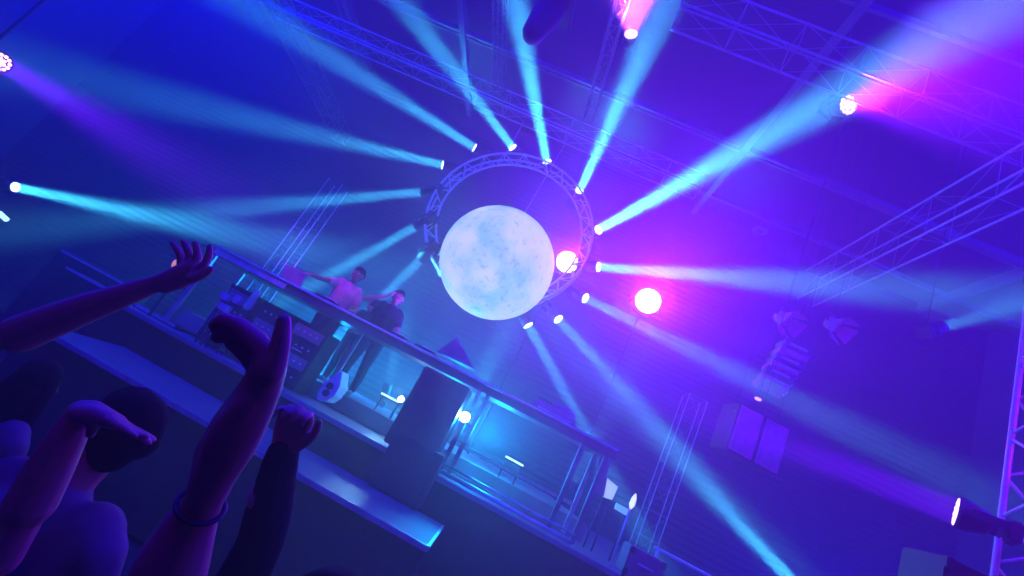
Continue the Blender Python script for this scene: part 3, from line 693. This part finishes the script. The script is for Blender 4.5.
# ---- raised hand close to the camera
def qc(l): return [(Q(x, y, t), r * t / FPX) for x, y, t, r in l]
hA = [qc(l) for l in (
 [(203, 503, .56, 18), (216, 472, .55, 21), (231, 445, .54, 24), (246, 417, .53, 23), (262, 388, .52, 19), (270, 364, .51, 17)],
 [(208, 490, .57, 18), (222, 452, .56, 24), (238, 425, .55, 24), (256, 395, .54, 20), (266, 372, .54, 16)],
 [(222, 446, .53, 19), (233, 424, .52, 17), (247, 405, .51, 13), (258, 392, .51, 10), (265, 381, .505, 8)],
 [(272, 372, .50, 13), (279, 352, .50, 10.5), (282, 335, .50, 9.5), (284, 319, .50, 7.5)],
 [(270, 362, .51, 13), (257, 342, .51, 12), (240, 327, .51, 10), (224, 320, .51, 9), (216, 326, .515, 8)],
 [(267, 366, .53, 12), (250, 348, .53, 11), (234, 338, .53, 9.5), (221, 332, .53, 8.5), (217, 338, .53, 7)],
 [(262, 372, .55, 11), (249, 356, .55, 10), (238, 346, .55, 8.5), (232, 344, .55, 7.5)])]
fore = qc([(203, 503, .56, 18), (190, 525, .57, 25), (174, 560, .58, 33), (160, 600, .60, 38)])
wr = Q(203, 503, .56); el = Q(140, 660, .62)
def near_person(foot, h, face, label, shirt, side, elbow, wristp, handch, forech, other, hair='short', voxel=.005, sleeve='short', **k):
    arms = [None, None]
    A_ = (elbow, wristp, 'custom', None, 0, True); i = 0 if side > 0 else 1
    arms[i] = A_; arms[1 - i] = other
    return person(foot, h, face, label, shirt, arms, hair, voxel, custom=handch + [forech], sleeve=sleeve, **k)
DR = ((.26, .05, 1.12), (.22, .22, .95), (0, .6, -1), (0, 0, -1), .3); DL = ((-.26, .05, 1.12), (-.22, .22, .95), (0, .6, -1), (0, 0, -1), .3)
near_person((el.x + .16, el.y - .14, 0), 1.60, .1, 'nearest crowd member, large bare raised forearm and curled hand with bracelet', BLACK_TEE, -1, el, wr, hA, fore, DR, voxel=.004)
e = bpy.data.objects['person.003']
d = (Q(196, 516, .565) - Q(208, 494, .56)).normalized()
bc = Q(201, 506, .563); a_ = d.orthogonal().normalized(); b_ = d.cross(a_)
MB().path([bc - e.location + (.0265 * math.cos(t * PI / 16) * a_ + .0265 * math.sin(t * PI / 16) * b_) for t in range(32)], .003, closed=True).build('bracelet', mat('woven_bracelet', (.02, .02, .04), .7), e)

# ---- arm reaching in from the left
hB = [qc(l) for l in (
 [(158, 283, 1.3, 8.5), (170, 279, 1.3, 9.5), (183, 273, 1.3, 10), (193, 267, 1.3, 8)], [(165, 286, 1.3, 8), (180, 281, 1.3, 8), (193, 276, 1.3, 7)],
 [(196, 272, 1.28, 5), (205, 264, 1.28, 4.2), (209, 255, 1.28, 3.8), (210, 246, 1.28, 3)],
 [(193, 268, 1.3, 5), (198, 258, 1.3, 4.2), (197, 250, 1.3, 3.8), (195, 243, 1.3, 3.2)],
 [(188, 266, 1.31, 5), (190, 256, 1.31, 4.2), (187, 248, 1.31, 3.8), (183, 241, 1.31, 3.2)],
 [(182, 266, 1.33, 5), (181, 256, 1.33, 4), (177, 249, 1.33, 3.5), (172, 243, 1.33, 3)],
 [(192, 278, 1.27, 6), (203, 275, 1.27, 4.5), (211, 269, 1.27, 4)])]
fB = qc([(158, 283, 1.3, 8.5), (130, 293, 1.3, 11.5), (95, 305, 1.3, 14.5), (60, 318, 1.3, 17), (20, 334, 1.3, 19)])
elB = Q(-40, 352, 1.3); wB = Q(158, 283, 1.3)
near_person((elB.x - .42, elB.y + .05, 0), 1.60, -.9, 'crowd member at the left edge, only the long level arm and spread fingers showing', BLACK_TEE, 1, elB, wB, hB, fB, DL)

# ---- person in a white tee seen from behind with a drooping raised hand
hC = [qc(l) for l in (
 [(80, 412, 1.0, 12), (92, 411, 1.0, 11), (106, 417, 1.0, 9), (118, 423, 1.0, 8)], [(80, 413, .97, 10), (95, 414, .96, 9), (110, 420, .96, 8)],
 [(118, 422, 1.0, 6), (132, 430, 1.0, 5), (144, 435, 1.0, 4.2), (154, 440, 1.0, 3.4)],
 [(116, 422, .98, 6), (130, 431, .98, 5), (141, 437, .98, 4.2), (149, 443, .98, 3.4)],
 [(113, 421, .96, 6), (126, 429, .96, 5), (137, 434, .96, 4.2), (147, 437, .96, 3.4)],
 [(109, 420, .94, 5.5), (120, 427, .94, 4.4), (129, 432, .94, 3.8), (136, 436, .94, 3.2)],
 [(90, 416, .97, 7), (93, 426, .97, 5.5), (90, 435, .98, 4.5)])]
fC = qc([(80, 412, 1.0, 12), (70, 432, 1.0, 16), (50, 468, 1.0, 20), (30, 505, 1.0, 22)])
elC = Q(0, 560, 1.0); wC = Q(80, 412, 1.0)
ft = Q(50, 512, 1.2)
near_person((ft.x, ft.y, 0), (ft.z) / 1.42 * 1.75, .05, 'crowd member in a white tee, raised wrist bent so the hand droops right', WHITE_TEE, -1, elC, wC, hC, fC, DR, headturn=.9)
# ---- violet lit figure at the left edge
ft = Q(-8, 425, 1.9)
person((ft.x, ft.y, 0), ft.z / 1.42 * 1.75, -.1, 'crowd member at the left edge behind the white tee, only dark head and shoulder showing', WHITE_TEE,
       [DR, DL], voxel=.008, hair='long', headturn=.8)
# ---- dark figure with raised sleeve right of the big hand
ft = Q(300, 640, .95)
hE = hand(Q(283, 452, .95), Q(296, 418, .95) - Q(283, 452, .95), -FW, .9, .7, .05, 1)
near_person((ft.x, ft.y + .05, 0), 1.60, .0, 'dark clothed crowd member right of the nearest forearm, sleeve raised and fist closed', BLACK_TEE, -1, Q(262, 540, .95), Q(283, 452, .95), hE, qc([(283, 452, .95, 11), (268, 500, .95, 20)]), DR, sleeve='long')
